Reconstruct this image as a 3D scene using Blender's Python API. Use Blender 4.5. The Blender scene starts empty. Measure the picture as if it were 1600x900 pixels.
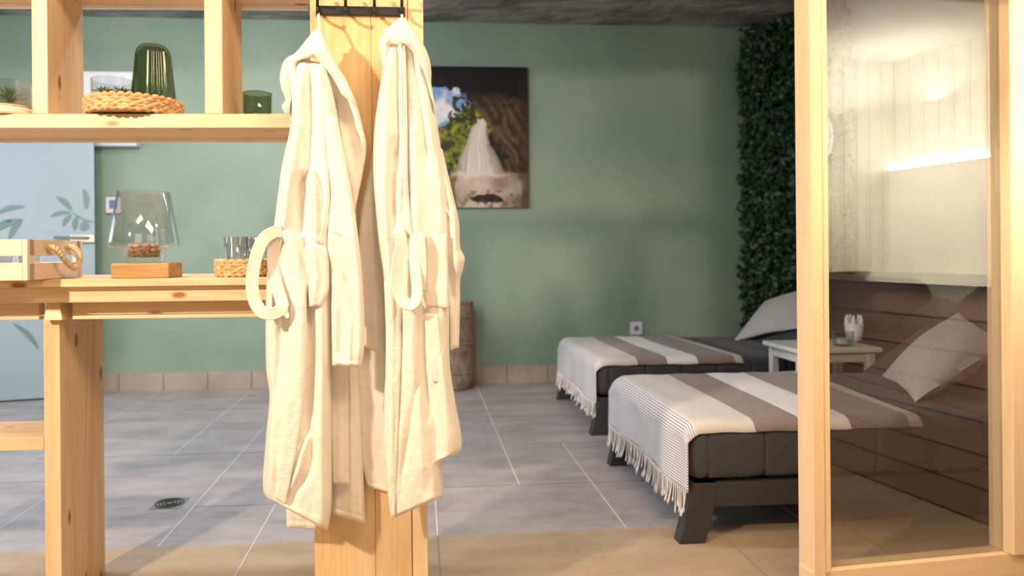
import bpy, bmesh, math, random
from mathutils import Vector, Matrix, noise
random.seed(7)
S = bpy.context.scene
COL = S.collection
R = math.radians
# ------------------------------------------------------------------ camera
F_PX, PX0, PY0, YAW, ROLL, EYE = 1067.0, 735.0, 394.0, R(4.3), R(.5), .95
cam_d = bpy.data.cameras.new('camera'); cam = bpy.data.objects.new('camera', cam_d); COL.objects.link(cam)
cam_d.sensor_width = 36; cam_d.lens = F_PX / 1600 * 36
cam_d.shift_x = (800 - PX0) / 1600; cam_d.shift_y = (PY0 - 450) / 1600
cam_d.clip_start = .05
cam_d.dof.use_dof = True; cam_d.dof.focus_distance = 1.75; cam_d.dof.aperture_fstop = 2.8
cam.matrix_world = Matrix.Translation((0, 0, EYE)) @ Matrix.Rotation(-YAW, 4, 'Z') @ Matrix.Rotation(R(90), 4, 'X') @ Matrix.Rotation(-ROLL, 4, 'Z')
S.camera = cam
# ------------------------------------------------------------------ world, exposure
S.view_settings.view_transform = 'Standard'; S.view_settings.look = 'None'
S.view_settings.gamma = 1; S.view_settings.use_curve_mapping = False
S.view_settings.exposure = 0.0
W = bpy.data.worlds.new('world'); S.world = W; W.use_nodes = True
W.node_tree.nodes['Background'].inputs[0].default_value = (.9, .95, 1, 1)
W.node_tree.nodes['Background'].inputs[1].default_value = .3
# ------------------------------------------------------------------ lights
def area(name, loc, aim, sx, sy, power, col, spread=180):
    l = bpy.data.lights.new(name, 'AREA'); l.shape = 'RECTANGLE'; l.size = sx; l.size_y = sy
    l.energy = power; l.color = col; l.spread = R(spread)
    o = bpy.data.objects.new(name, l); COL.objects.link(o); o.location = loc
    o.rotation_euler = (Vector(aim) - Vector(loc)).to_track_quat('-Z', 'Y').to_euler()
    return o
WARM = (1, .78, .52); WARM2 = (1, .81, .59); COOL = (.76, .84, 1)
area('key_ceiling_spot', (-1.75, .05, 2.0), (-.2, 1.75, 1.0), .11, .11, 78, WARM2)
area('front_warm_fill', (-.6, -1.9, 1.2), (-.3, 1.7, .7), 1.4, .9, 15, WARM2)  # soft warm fill near the camera, added to lift the robe shadows
area('front_overhead_fill', (.6, .5, 2.5), (.9, 1.7, 0), 1.2, .5, 40, (1, .72, .45))  # unseen overhead fill, added to warm the front floor and lounger side
area('rear_strip_fill', (-1.1, 2.40, 2.22), (-1.0, 3.7, .0), 3.2, .05, 52, COOL)  # unseen cool strip behind the header, added to light only the rear floor
area('window_daylight', (-3.5, 3.4, 1.5), (0, 3.6, .7), 1.6, 1.4, 24, COOL)
area('rear_wall_fill', (-1.3, 3.4, 2.5), (-1.4, 4.6, .6), .8, .5, 17, (1, .95, .88))  # unseen fill, added to brighten the left part of the back wall

# ------------------------------------------------------------------ projecting helpers (pixel of the photograph -> a point in the room)
def ray(px, py):
    x = (px - PX0) / F_PX; y = (PY0 - py) / F_PX
    c, s = math.cos(ROLL), math.sin(ROLL)
    X = c * x + s * y; Z = -s * x + c * y
    cy, sy = math.cos(YAW), math.sin(YAW)
    return Vector((X * cy + sy, -X * sy + cy, Z))
def at(px, py, Y):
    r = ray(px, py); return r * (Y / r.y) + Vector((0, 0, EYE))
def onz(px, py, z=0):
    r = ray(px, py); return r * ((z - EYE) / r.z) + Vector((0, 0, EYE))

# ------------------------------------------------------------------ materials
def new_mat(name):
    m = bpy.data.materials.new(name); m.use_nodes = True
    nt = m.node_tree; nt.nodes.clear()
    out = nt.nodes.new('ShaderNodeOutputMaterial'); b = nt.nodes.new('ShaderNodeBsdfPrincipled')
    nt.links.new(b.outputs[0], out.inputs[0]); return m, nt, b
def N(nt, t, **kw):
    n = nt.nodes.new(t)
    for k, v in kw.items():
        if k in n.inputs.keys(): n.inputs[k].default_value = v
        else: setattr(n, k, v)
    return n
def coords(nt, scale=(1, 1, 1), rot=(0, 0, 0)):
    g = N(nt, 'ShaderNodeNewGeometry'); mp = N(nt, 'ShaderNodeMapping')
    mp.inputs['Scale'].default_value = scale; mp.inputs['Rotation'].default_value = rot
    nt.links.new(g.outputs['Position'], mp.inputs[0]); return mp.outputs[0]
def ramp(nt, fac, stops):
    r = N(nt, 'ShaderNodeValToRGB'); e = r.color_ramp.elements
    while len(e) < len(stops): e.new(.5)
    for i, (p, c) in enumerate(stops): e[i].position = p; e[i].color = (*c, 1)
    nt.links.new(fac, r.inputs[0]); return r.outputs[0]
def bump(nt, b, h, s=.2, d=.01):
    n = N(nt, 'ShaderNodeBump'); n.inputs['Strength'].default_value = s; n.inputs['Distance'].default_value = d
    nt.links.new(h, n.inputs['Height']); nt.links.new(n.outputs[0], b.inputs['Normal'])
def mottled(name, c1, c2, scale=3, rough=.6, bs=.1, bscale=30, sheen=0, spec=.5, stretch=(1, 1, 1), bd=.01, detail=4):
    m, nt, b = new_mat(name); v = coords(nt, stretch)
    n = N(nt, 'ShaderNodeTexNoise', Scale=scale, Detail=detail); nt.links.new(v, n.inputs[0])
    nt.links.new(ramp(nt, n.outputs[0], [(.3, c1), (.7, c2)]), b.inputs['Base Color'])
    n2 = N(nt, 'ShaderNodeTexNoise', Scale=bscale, Detail=3); nt.links.new(v, n2.inputs[0])
    bump(nt, b, n2.outputs[0], bs, bd)
    b.inputs['Roughness'].default_value = rough; b.inputs['Sheen Weight'].default_value = sheen
    b.inputs['Specular IOR Level'].default_value = spec
    return m
def wood(name, light, dark, axis='Z', scale=1.0, rough=.45, knots=True, grain=1.0):
    """axis = direction of the grain"""
    m, nt, b = new_mat(name)
    st = {'X': (.35, 6, 6), 'Y': (6, .35, 6), 'Z': (6, 6, .35)}[axis]
    v = coords(nt, tuple(s * scale for s in st))
    n = N(nt, 'ShaderNodeTexNoise', Scale=2.2, Detail=5, Roughness=.6, Distortion=.6); nt.links.new(v, n.inputs[0])
    w = N(nt, 'ShaderNodeTexNoise', Scale=14, Detail=3, Roughness=.7); nt.links.new(v, w.inputs[0])
    a = N(nt, 'ShaderNodeMath', operation='MULTIPLY_ADD'); nt.links.new(w.outputs[0], a.inputs[0]); a.inputs[1].default_value = .45 * grain
    nt.links.new(n.outputs[0], a.inputs[2])
    mid = tuple((p * .6 + q * .4) for p, q in zip(light, dark))
    col = ramp(nt, a.outputs[0], [(.45, light), (.68, mid), (.95, dark)])
    if knots:
        kst = {'X': (3.4, 8, 8), 'Y': (8, 3.4, 8), 'Z': (8, 8, 3.4)}[axis]
        kv = coords(nt, kst)
        vo = N(nt, 'ShaderNodeTexVoronoi', Scale=1.9); nt.links.new(kv, vo.inputs[0])
        kr = ramp(nt, vo.outputs['Distance'], [(.08, (1, 1, 1)), (.17, (0, 0, 0))])
        mx = N(nt, 'ShaderNodeMixRGB'); nt.links.new(kr, mx.inputs[0]); nt.links.new(col, mx.inputs[1])
        mx.inputs[2].default_value = (dark[0] * .55, dark[1] * .4, dark[2] * .3, 1); col = mx.outputs[0]
    nt.links.new(col, b.inputs['Base Color']); bump(nt, b, a.outputs[0], .12, .003)
    b.inputs['Roughness'].default_value = rough
    return m
def plain(name, c, rough=.5, metal=0, spec=.5, emit=0):
    m, nt, b = new_mat(name); v = coords(nt)
    n = N(nt, 'ShaderNodeTexNoise', Scale=25, Detail=2); nt.links.new(v, n.inputs[0])
    nt.links.new(ramp(nt, n.outputs[0], [(.3, tuple(x * .93 for x in c)), (.7, c)]), b.inputs['Base Color'])
    b.inputs['Roughness'].default_value = rough; b.inputs['Metallic'].default_value = metal
    b.inputs['Specular IOR Level'].default_value = spec
    if emit: b.inputs['Emission Color'].default_value = (*c, 1); b.inputs['Emission Strength'].default_value = emit
    return m
def thin_glass(name, tint=(1, 1, 1), ior=1.5, rough=.0):
    m = bpy.data.materials.new(name); m.use_nodes = True; nt = m.node_tree; nt.nodes.clear()
    out = N(nt, 'ShaderNodeOutputMaterial'); mix = N(nt, 'ShaderNodeMixShader')
    f0 = ((ior - 1) / (ior + 1)) ** 2
    ge = N(nt, 'ShaderNodeNewGeometry'); dp = N(nt, 'ShaderNodeVectorMath', operation='DOT_PRODUCT'); nt.links.new(ge.outputs['Incoming'], dp.inputs[0]); nt.links.new(ge.outputs['Normal'], dp.inputs[1])
    ab = N(nt, 'ShaderNodeMath', operation='ABSOLUTE'); nt.links.new(dp.outputs['Value'], ab.inputs[0])
    om = N(nt, 'ShaderNodeMath', operation='SUBTRACT'); om.inputs[0].default_value = 1; nt.links.new(ab.outputs[0], om.inputs[1])
    pw = N(nt, 'ShaderNodeMath', operation='POWER'); pw.inputs[1].default_value = 5; nt.links.new(om.outputs[0], pw.inputs[0])
    fr = N(nt, 'ShaderNodeMath', operation='MULTIPLY_ADD'); fr.inputs[1].default_value = 1 - f0; fr.inputs[2].default_value = f0; nt.links.new(pw.outputs[0], fr.inputs[0])
    t = N(nt, 'ShaderNodeBsdfTransparent'); t.inputs[0].default_value = (*tint, 1)
    g = N(nt, 'ShaderNodeBsdfGlossy'); g.inputs['Roughness'].default_value = rough
    nt.links.new(fr.outputs[0], mix.inputs[0]); nt.links.new(t.outputs[0], mix.inputs[1]); nt.links.new(g.outputs[0], mix.inputs[2])
    nt.links.new(mix.outputs[0], out.inputs[0]); return m
PALE, DARKW = (.88, .69, .45), (.66, .40, .19)
M = {}
M['wood_x'] = wood('pine_along_x', PALE, DARKW, 'X')
M['wood_y'] = wood('pine_along_y', PALE, DARKW, 'Y')
M['wood_z'] = wood('pine_along_z', PALE, DARKW, 'Z')
M['post'] = wood('pine_post', (.88, .69, .42), (.70, .42, .18), 'Z', scale=1.2, knots=False)
M['frame_z'] = wood('clear_pine_z', (.86, .67, .42), (.74, .50, .26), 'Z', knots=False, grain=.7)
M['frame_x'] = wood('clear_pine_x', (.86, .67, .42), (.74, .50, .26), 'X', knots=False, grain=.7)
M['crate'] = wood('pale_crate_wood', (.86, .74, .62), (.76, .58, .44), 'X', knots=False, grain=.5)
M['block'] = wood('acacia_block', (.66, .42, .18), (.36, .18, .06), 'X', scale=.8, knots=False, grain=1.3)
M['green_wall'] = mottled('green_limewash', (.215, .315, .24), (.32, .405, .315), 1.6, .5, .15, 9, spec=.35, bd=.02)
M['white_wall'] = mottled('cream_wall', (.6, .57, .5), (.66, .62, .55), 2, .7, .05)
M['ceiling'] = mottled('rough_concrete', (.17, .155, .15), (.42, .40, .39), 2.6, .75, .9, 5, stretch=(1, 1.6, 1), bd=.08, detail=7)
M['skirt'] = mottled('skirting_tile', (.36, .29, .24), (.46, .38, .31), 5, .5, .05)
M['white'] = plain('white_plastic', (.78, .80, .84), .35)
M['screen'] = plain('dim_display', (.20, .24, .42), .25)
M['door'] = mottled('frosted_blue_glass', (.33, .43, .46), (.37, .47, .50), 1, .5, .02)
M['decal'] = plain('frosted_olive_decal', (.17, .28, .27), .5)
M['black'] = plain('black_powder_coat', (.012, .012, .014), .45)
M['frame_dark'] = plain('anthracite_aluminium', (.035, .035, .04), .5)
M['steel'] = plain('brushed_steel', (.6, .6, .6), .25, 1)
M['mattress'] = mottled('charcoal_outdoor_fabric', (.033, .033, .038), (.048, .046, .052), 120, .85, .25, 500, sheen=.15, bd=.002)
M['cushion'] = mottled('linen_fabric', (.46, .44, .43), (.56, .54, .53), 150, .9, .3, 420, sheen=.2, bd=.002)
M['robe'] = mottled('white_cotton_terry', (.86, .81, .75), (.89, .85, .79), 30, .95, .35, 230, sheen=.25, spec=.1, bd=.003)
M['loop'] = M['robe']
M['wicker'] = mottled('water_hyacinth', (.50, .30, .13), (.78, .54, .29), 60, .6, .4, 200, bd=.004)
M['wicker_dark'] = mottled('brown_wicker', (.16, .11, .08), (.34, .26, .20), 40, .6, .4, 160, stretch=(1, 1, .3), bd=.006)
M['rope'] = mottled('jute_rope', (.60, .45, .26), (.78, .62, .40), 150, .9, .5, 300, bd=.003)
M['glass'] = thin_glass('clear_glass', (.95, .97, .975), 2.0, .05)
M['green_glass'] = thin_glass('green_glass', (.60, .68, .55), 1.7)
M['pale_green_glass'] = thin_glass('pale_green_glass', (.84, .90, .86), 1.5)
M['pane'] = thin_glass('window_glass', (.90, .89, .88), 2.3)
M['leaf'] = mottled('ivy_leaves', (.010, .028, .012), (.03, .075, .028), 14, .4, .1)
M['leaf_back'] = plain('dark_backing', (.006, .012, .006), .9)
M['plant'] = mottled('air_plant', (.07, .13, .05), (.16, .24, .09), 50, .6)
M['pebble'] = mottled('pink_brown_pebbles', (.42, .22, .13), (.66, .42, .28), 60, .4)
M['ceramic'] = plain('white_ceramic', (.85, .86, .88), .3)
M['white_table'] = plain('white_painted_wood', (.70, .69, .66), .5)
M['drain_dark'] = plain('drain_dark', (.05, .05, .05), .6)

# ------------------------------------------------------------------ mesh helpers
def link(name, bm, mat, parent=None, smooth=False, bevel=0):
    me = bpy.data.meshes.new(name); bmesh.ops.recalc_face_normals(bm, faces=bm.faces); bm.to_mesh(me); bm.free()
    for x in (mat if isinstance(mat, (list, tuple)) else [mat]): me.materials.append(x)
    if smooth:
        for p in me.polygons: p.use_smooth = True
    o = bpy.data.objects.new(name, me); COL.objects.link(o)
    if parent: o.parent = parent; o.matrix_parent_inverse = parent.matrix_world.inverted() if not parent.parent else Matrix.Translation(-(parent.parent.location + parent.location) if parent.type == 'EMPTY' else (0, 0, 0))
    if bevel:
        md = o.modifiers.new('bevel', 'BEVEL'); md.width = bevel; md.segments = 2; md.limit_method = 'ANGLE'
    return o
def tag(o, label, cat, group=None, kind=None):
    o['label'] = label; o['category'] = cat
    if group: o['group'] = group
    if kind: o['kind'] = kind
    return o
def thing(name, label, cat, loc=(0, 0, 0), group=None):
    o = bpy.data.objects.new(name, None); COL.objects.link(o); o.empty_display_size = .1
    o.location = loc; o.matrix_world = Matrix.Translation(loc); return tag(o, label, cat, group)
def struct(name, bm, mat, parent=None, **k):
    o = link(name, bm, mat, parent, **k)
    if not parent: o['kind'] = 'structure'
    return o
def box(bm, x0, x1, y0, y1, z0, z1, rz=0, piv=(0, 0)):
    vs = []
    for x in (x0, x1):
        for y in (y0, y1):
            for z in (z0, z1):
                dx, dy = x - piv[0], y - piv[1]; c, s = math.cos(rz), math.sin(rz)
                vs.append(bm.verts.new((piv[0] + dx * c - dy * s, piv[1] + dx * s + dy * c, z)))
    for f in ((0, 1, 3, 2), (4, 6, 7, 5), (0, 4, 5, 1), (2, 3, 7, 6), (0, 2, 6, 4), (1, 5, 7, 3)):
        bm.faces.new([vs[i] for i in f])
    return bm
def B(*a, **k): return box(bmesh.new(), *a, **k)
def prism(bm, pts, d):
    """closed outline of 3-D points, swept along vector d"""
    a = [bm.verts.new(p) for p in pts]; b = [bm.verts.new(Vector(p) + Vector(d)) for p in pts]
    bm.faces.new(a); bm.faces.new(b[::-1])
    for i in range(len(a)):
        j = (i + 1) % len(a); bm.faces.new((a[i], b[i], b[j], a[j]))
    return bm
def lathe(bm, prof, c=(0, 0, 0), n=40, ribs=0, rib=0):
    rings = []
    for r, z in prof:
        if r <= 1e-6: rings.append([bm.verts.new((c[0], c[1], c[2] + z))]); continue
        rg = []
        for i in range(n):
            t = 2 * math.pi * i / n; rr = r * (1 + rib * math.cos(ribs * t)) if ribs else r
            rg.append(bm.verts.new((c[0] + rr * math.cos(t), c[1] + rr * math.sin(t), c[2] + z)))
        rings.append(rg)
    for a, b in zip(rings, rings[1:]):
        for i in range(n):
            j = (i + 1) % n
            if len(a) == 1 and len(b) == 1: continue
            if len(a) == 1: bm.faces.new((a[0], b[i], b[j]))
            elif len(b) == 1: bm.faces.new((a[i], a[j], b[0]))
            else: bm.faces.new((a[i], a[j], b[j], b[i]))
    return bm
def smooth_path(pts, k=6):
    P = [Vector(p) for p in pts]; out = []
    for i in range(len(P) - 1):
        p0, p1, p2, p3 = P[max(i - 1, 0)], P[i], P[i + 1], P[min(i + 2, len(P) - 1)]
        for j in range(k):
            t = j / k
            out.append(.5 * ((2 * p1) + (p2 - p0) * t + (2 * p0 - 5 * p1 + 4 * p2 - p3) * t * t + (3 * p1 - p0 - 3 * p2 + p3) * t ** 3))
    out.append(P[-1]); return out
def tube(bm, pts, r, n=8, ry=None, up=Vector((0, 1, 0)), k=6, closed=False, twist=None, flat=False):
    """swept ellipse: r across, ry along up"""
    P = smooth_path(pts, k) if k else [Vector(p) for p in pts]; rings = []
    for i, p in enumerate(P):
        t = (P[min(i + 1, len(P) - 1)] - P[max(i - 1, 0)]).normalized()
        s = t.cross(up)
        if s.length < 1e-4: s = t.cross(Vector((1, 0, .1)))
        s.normalize(); u = s.cross(t).normalized()
        rr = r(i / (len(P) - 1)) if callable(r) else r; q = (ry if ry else rr)
        if twist: a0 = twist(i / (len(P) - 1))
        else: a0 = 0
        rg = []
        for j in range(n):
            a = 2 * math.pi * j / n; ca, sa = math.cos(a), math.sin(a)
            if flat: ca = math.copysign(abs(ca) ** .5, ca); sa = math.copysign(abs(sa) ** .5, sa) * (1 - .45 * math.exp(-((abs(ca) - .55) / .2) ** 2))
            ca *= rr; sa *= q
            x = ca * math.cos(a0) - sa * math.sin(a0); y = ca * math.sin(a0) + sa * math.cos(a0)
            rg.append(bm.verts.new(p + s * x + u * y))
        rings.append(rg)
    for a, b in zip(rings, rings[1:]):
        for i in range(n): bm.faces.new((a[i], a[(i + 1) % n], b[(i + 1) % n], b[i]))
    bm.faces.new(rings[0][::-1]); bm.faces.new(rings[-1]); return bm
def rbox(bm, c, hx, hy, hz, r=.02, rot=None, nx=8):
    """soft rounded slab"""
    v0 = len(bm.verts); g = bmesh.ops.create_cube(bm, size=2)
    vs = g['verts']
    es = list({e for v in vs for e in v.link_edges})
    for v in vs: v.co = Vector((v.co.x * hx, v.co.y * hy, v.co.z * hz))
    res = bmesh.ops.bevel(bm, geom=es, offset=r, segments=4, affect='EDGES', profile=.5)
    al = set(v for f in res['faces'] for v in f.verts) | set(v for v in vs if v.is_valid)
    for v in al:
        if rot: v.co = rot @ v.co
        v.co += Vector(c)
    return bm

# ================================================================== STRUCTURE
YW, ZC, ZH = 4.93, 2.61, .95
Yp = 2.29                                        # rear edge of the partition line
XR0 = 2.46                                       # back wall / right wall corner
# floors
def floor_mat(name, c1, c2, c3):
    m, nt, b = new_mat(name); v = coords(nt, (1, 2.2, 1))
    n = N(nt, 'ShaderNodeTexNoise', Scale=2.6, Detail=8, Roughness=.72); nt.links.new(v, n.inputs[0])
    col = ramp(nt, n.outputs[0], [(.3, c1), (.5, c2), (.72, c3)])
    nt.links.new(col, b.inputs['Base Color']); b.inputs['Roughness'].default_value = .42
    bump(nt, b, n.outputs[0], .15, .01); return m
M['tile'] = floor_mat('grey_stone_tile', (.25, .22, .215), (.36, .33, .335), (.47, .44, .43))
M['tile_front'] = floor_mat('warm_lit_tile', (.32, .235, .155), (.42, .315, .215), (.50, .385, .27))  # warm foreground light put into the front tile colour
M['grout'] = plain('glare_grout', (.66, .65, .64), .8)  # pale joints: glare of the cool light put into the colour
M['grout_dark'] = plain('shadowed_joint', (.22, .21, .2), .8)  # same joints without that glare
bm = B(-3.7, 4.2, Yp, 5.1, -.08, 0); struct('floor', bm, M['tile'])
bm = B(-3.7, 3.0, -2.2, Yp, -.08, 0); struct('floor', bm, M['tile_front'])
bm = bmesh.new()
for x, y0, y1 in ((.054, Yp, 2.76), (.40, 2.76, YW), (.70, Yp, 3.34), (1.02, 3.34, YW), (-.55, 1.2, 2.64), (-.855, Yp, 4.9), (-1.465, 1.2, 3.3), (-.24, 3.3, YW), (-1.17, 3.34, YW), (-1.8, 3.3, YW), (1.33, Yp, 3.9), (1.95, Yp, 3.34)):
    box(bm, x - .002, x + .002, y0, y1, -.002, .0012)
o = struct('trim_1', bm, M['grout'])
bm = bmesh.new()
for y, x0, x1 in ((2.76, .054, 1.33), (3.34, .40, 2.5), (3.34, -1.8, -.55), (3.92, -.24, 1.0), (2.64, -.855, .05), (4.3, -1.8, .4), (3.0, -2.6, -1.465), (2.76, 1.33, 3.0), (1.2, -.5, 2), (1.72, .6, 2)):
    box(bm, x0, x1, y - .0012, y + .0012, -.002, .001)
for x, y0, y1 in ((.054, 1.2, Yp), (.68, .6, 1.72), (1.0, 1.72, Yp), (1.45, 1.2, Yp)):
    box(bm, x - .0015, x + .0015, y0, y1, -.002, .001)
struct('trim_2', bm, M['grout_dark'])
struct('wall_back', B(-3.7, XR0 + .1, YW, YW + .1, 0, ZC), M['green_wall'])
# slanting right wall, thickness outside
d = Vector((.736, -1, 0)); e0 = Vector((XR0, YW, 0)); e1 = e0 + d * 1.75
bm = bmesh.new(); prism(bm, [e0, e1, e1 + Vector((.1, .08, 0)), e0 + Vector((.1, .08, 0))], (0, 0, ZC)); struct('wall_right', bm, M['green_wall'])
struct('wall_right', B(e1.x, e1.x + .1, Yp - .1, e1.y + .05, 0, ZC), M['green_wall'])
bm = B(-3.7, -3.6, -2.2, 2.5, 0, ZC); box(bm, -3.7, -3.6, 4.3, YW, 0, ZC); box(bm, -3.7, -3.6, 2.5, 4.3, 0, .75); box(bm, -3.7, -3.6, 2.5, 4.3, 2.25, ZC)
struct('wall_left', bm, M['green_wall'])
wf = struct('window_1', B(-3.68, -3.66, 2.5, 4.3, .75, 2.25), M['pane'])
bm = bmesh.new()
for a in ((2.5, 2.56, .75, 2.25), (4.24, 4.3, .75, 2.25), (2.56, 4.24, .75, .81), (2.56, 4.24, 2.19, 2.25), (3.38, 3.42, .81, 2.19)):
    box(bm, -3.70, -3.62, a[0], a[1], a[2], a[3])
struct('window_frame', bm, M['white'], wf)
struct('wall_front', B(-3.7, 3.0, -2.3, -2.2, 0, ZC), M['white_wall'])
struct('ceiling', B(-3.7, 4.2, -2.3, 5.1, ZC, ZC + .1), M['ceiling'])
struct('trim_3', B(-3.6, 3.7, Yp - .12, Yp, 2.12, ZC), M['frame_x'])         # unseen header beam, added to cut off the rear light at the partition line
bm = bmesh.new()
x = -3.6
while x < XR0:
    w = min(.30, XR0 - x); box(bm, x + .0015, x + w - .0015, YW - .012, YW, 0, .125); x += .302
struct('baseboard_back', bm, M['skirt'], bevel=.001)
bm = bmesh.new(); nrm = Vector((-1, -.736, 0)).normalized() * .012
for k in range(6):
    a = e0 + d * (.25 * k + .01); b_ = e0 + d * (.25 * k + .248)
    prism(bm, [a, b_, b_ + nrm, a + nrm], (0, 0, .125))
struct('baseboard_right', bm, M['skirt'])

# frosted glass door, ajar in front of the back wall on the left
A0, A1 = onz(-160, 640), onz(150, 619)
bm = bmesh.new(); dd = (A1 - A0).normalized(); nn_ = Vector((-dd.y, dd.x, 0))
ztop = at(80, 186, A0.lerp(A1, .8).y).z
prism(bm, [A0 + Vector((0, 0, .012)), A1 + Vector((0, 0, .012)), A1 + nn_ * .01 + Vector((0, 0, .012)), A0 + nn_ * .01 + Vector((0, 0, .012))], (0, 0, ztop))
door = struct('door_1', bm, M['door'])
def door_pt(px, py, off=.003):
    # point of the door plane hit by the pixel
    n = Vector((dd.y, -dd.x, 0)); r = ray(px, py); c = Vector((0, 0, EYE)); t = (A0 - c).dot(n) / r.dot(n); return c + r * t + n * off
def leaf2d(bm, p0, p1, w, off=.004):
    n = 8; L = []; Rr = []; P0, P1 = Vector(p0), Vector(p1); dv = P1 - P0; pv = Vector((-dv.y, dv.x)).normalized()
    for i in range(n + 1):
        t = i / n; c = P0 + dv * t + pv * (math.sin(t * math.pi) * dv.length * .08); ww = w * math.sin(math.pi * min(1, t * .97 + .03)) ** .7
        L.append(bm.verts.new(door_pt(*(c + pv * ww), off))); Rr.append(bm.verts.new(door_pt(*(c - pv * ww), off)))
    for i in range(n): bm.faces.new((L[i], L[i + 1], Rr[i + 1], Rr[i]))
bm = bmesh.new()
for p0, p1, w in (((112, 329), (87, 307), 4.5), ((134, 327), (130, 294), 4.5), ((110, 332), (78, 339), 3.2), ((112, 335), (98, 354), 4), ((121, 337), (117, 361), 4.5), ((38, 323), (-8, 335), 4),
                  ((36, 343), (-8, 362), 5), ((34, 345), (14, 374), 5), ((20, 345), (-5, 352), 3), ((127, 360), (135, 345), 7), ((112, 331), (152, 348), 1.1), ((60, 545), (20, 505), 4), ((5, 498), (-10, 490), 5)):
    leaf2d(bm, p0, p1, w)
link('olive_branch_decal', bm, M['decal'], door)
hp, hq = door_pt(111, 366), door_pt(149, 379)
bm = bmesh.new(); prism(bm, [hp, Vector((hq.x, hq.y, hp.z)), hq, Vector((hp.x, hp.y, hq.z))], Vector((dd.y, -dd.x, 0)) * .02)
hd = link('lock_plate', bm, M['steel'], door, bevel=.004); hd['label'] = 'silver lock plate'
bm = bmesh.new(); q = door_pt(86, 371, .03); q2 = door_pt(138, 372, .045); tube(bm, [q2 + Vector((0, 0.02, 0)), q2, q], .009, k=0)
link('door_handle', bm, M['steel'], hd)

# ================================================================== LEAF WALL
lw = thing('leaf_wall', 'tall dark green artificial ivy panel covering the right wall corner', 'plant wall', e0 + d * .35)
dn = d.normalized(); nr = Vector((-1, -.736, 0)).normalized()
a0, a1 = e0 + dn * .03, e0 + dn * .72
bm = bmesh.new(); prism(bm, [a0 + nr * .005, a1 + nr * .005, a1 + nr * .035, a0 + nr * .035], (0, 0, 2.55)); link('backing', bm, M['leaf_back'], lw)
bm = bmesh.new()
for i in range(6500):
    t = random.uniform(-.03, .73); z = random.uniform(.02, 2.58); off = .035 + random.random() ** 1.5 * .085
    if (t < 0 or t > .69) and random.random() < .45: continue
    p = e0 + dn * t + nr * off + Vector((0, 0, z)); s = random.uniform(.022, .042)
    yaw = random.uniform(-1.1, 1.1); el = random.uniform(-.9, .7)
    m = Matrix.Translation(p) @ Matrix.Rotation(math.atan2(nr.y, nr.x) + yaw, 4, 'Z') @ Matrix.Rotation(-el, 4, 'Y') @ Matrix.Rotation(random.uniform(-3, 3), 4, 'X')
    pts = [(0, 0, -.9), (.02, -.62, -.35), (.0, -.45, .35), (-.05, 0, 1.1), (.0, .45, .35), (.02, .62, -.35)]
    c = bm.verts.new(m @ Vector((.22 * s, 0, 0))); vs = [bm.verts.new(m @ (Vector(q) * s)) for q in pts]
    for k in range(6): bm.faces.new((c, vs[k], vs[(k + 1) % 6]))
f = link('foliage', bm, M['leaf'], lw)

# ================================================================== PINE SHELF UNIT
UR = R(-1.8)                                    # the unit stands a little skewed to the room
def unit(px0, px1, Yf, depth, z0, z1, mat, name, parent, bevel=.002, bm=None):
    """board whose front edge runs between two pixel columns at distance Yf"""
    c, s = math.cos(UR), math.sin(UR)
    def X(px):
        r = ray(px, 395); # meet the line y = Yf + x*tan(UR)
        t = Yf / (r.y - r.x * math.tan(UR)); return (r * t)
    p0, p1 = X(px0), X(px1); ux = Vector((c, s, 0)); uy = Vector((-s, c, 0))
    own = bm is None
    if own: bm = bmesh.new()
    base = [p0, p1, p1 + uy * depth, p0 + uy * depth]
    base = [Vector((p.x, p.y, z0)) for p in base]
    prism(bm, base, (0, 0, z1 - z0))
    if own: return link(name, bm, mat, parent, bevel=bevel)
YS = 1.80
shelf = thing('pine_shelf_unit', 'open pine shelving with square compartments above a pine counter', 'shelf', (-.9, 1.85, 1.3))
zb1 = at(250, 175, YS).z; zb0 = zb1 - .037
unit(-260, 486, YS, .182, zb0, zb1, M['wood_x'], 'shelf_board', shelf)
ztu = zb1 + .342
unit(-260, 486, YS, .182, ztu, ztu + .037, M['wood_x'], 'shelf_board', shelf)
for a, b_ in ((52, 77), (322, 350), (-240, -215)):
    unit(a, b_, YS + .001, .178, zb1, ztu, M['wood_z'], 'divider', shelf)
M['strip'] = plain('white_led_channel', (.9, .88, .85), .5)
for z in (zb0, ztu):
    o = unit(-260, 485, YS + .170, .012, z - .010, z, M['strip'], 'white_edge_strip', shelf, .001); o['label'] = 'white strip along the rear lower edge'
table = thing('pine_counter', 'pine counter with plank leg below the shelf', 'counter', (-1.1, 2.0, 0))
ZT = .889
unit(-260, 486, 1.80, .40, ZT - .020, ZT, M['wood_x'], 'counter_top', table)
unit(-260, 486, 1.822, .03, ZT - .0615, ZT - .0202, M['wood_x'], 'apron', table)
unit(-260, 60, 1.875, .03, ZT - .098, ZT - .062, M['wood_x'], 'rail', table); unit(112, 486, 1.875, .03, ZT - .098, ZT - .062, M['wood_x'], 'rail', table)
unit(-260, 60, 1.850, .024, ZT - .108, ZT - .0985, M['wood_x'], 'rail_lip', table); unit(112, 486, 1.850, .024, ZT - .108, ZT - .0985, M['wood_x'], 'rail_lip', table)
unit(66, 92, 1.86, .236, 0, ZT - .109, M['wood_z'], 'leg', table, .003)
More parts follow.
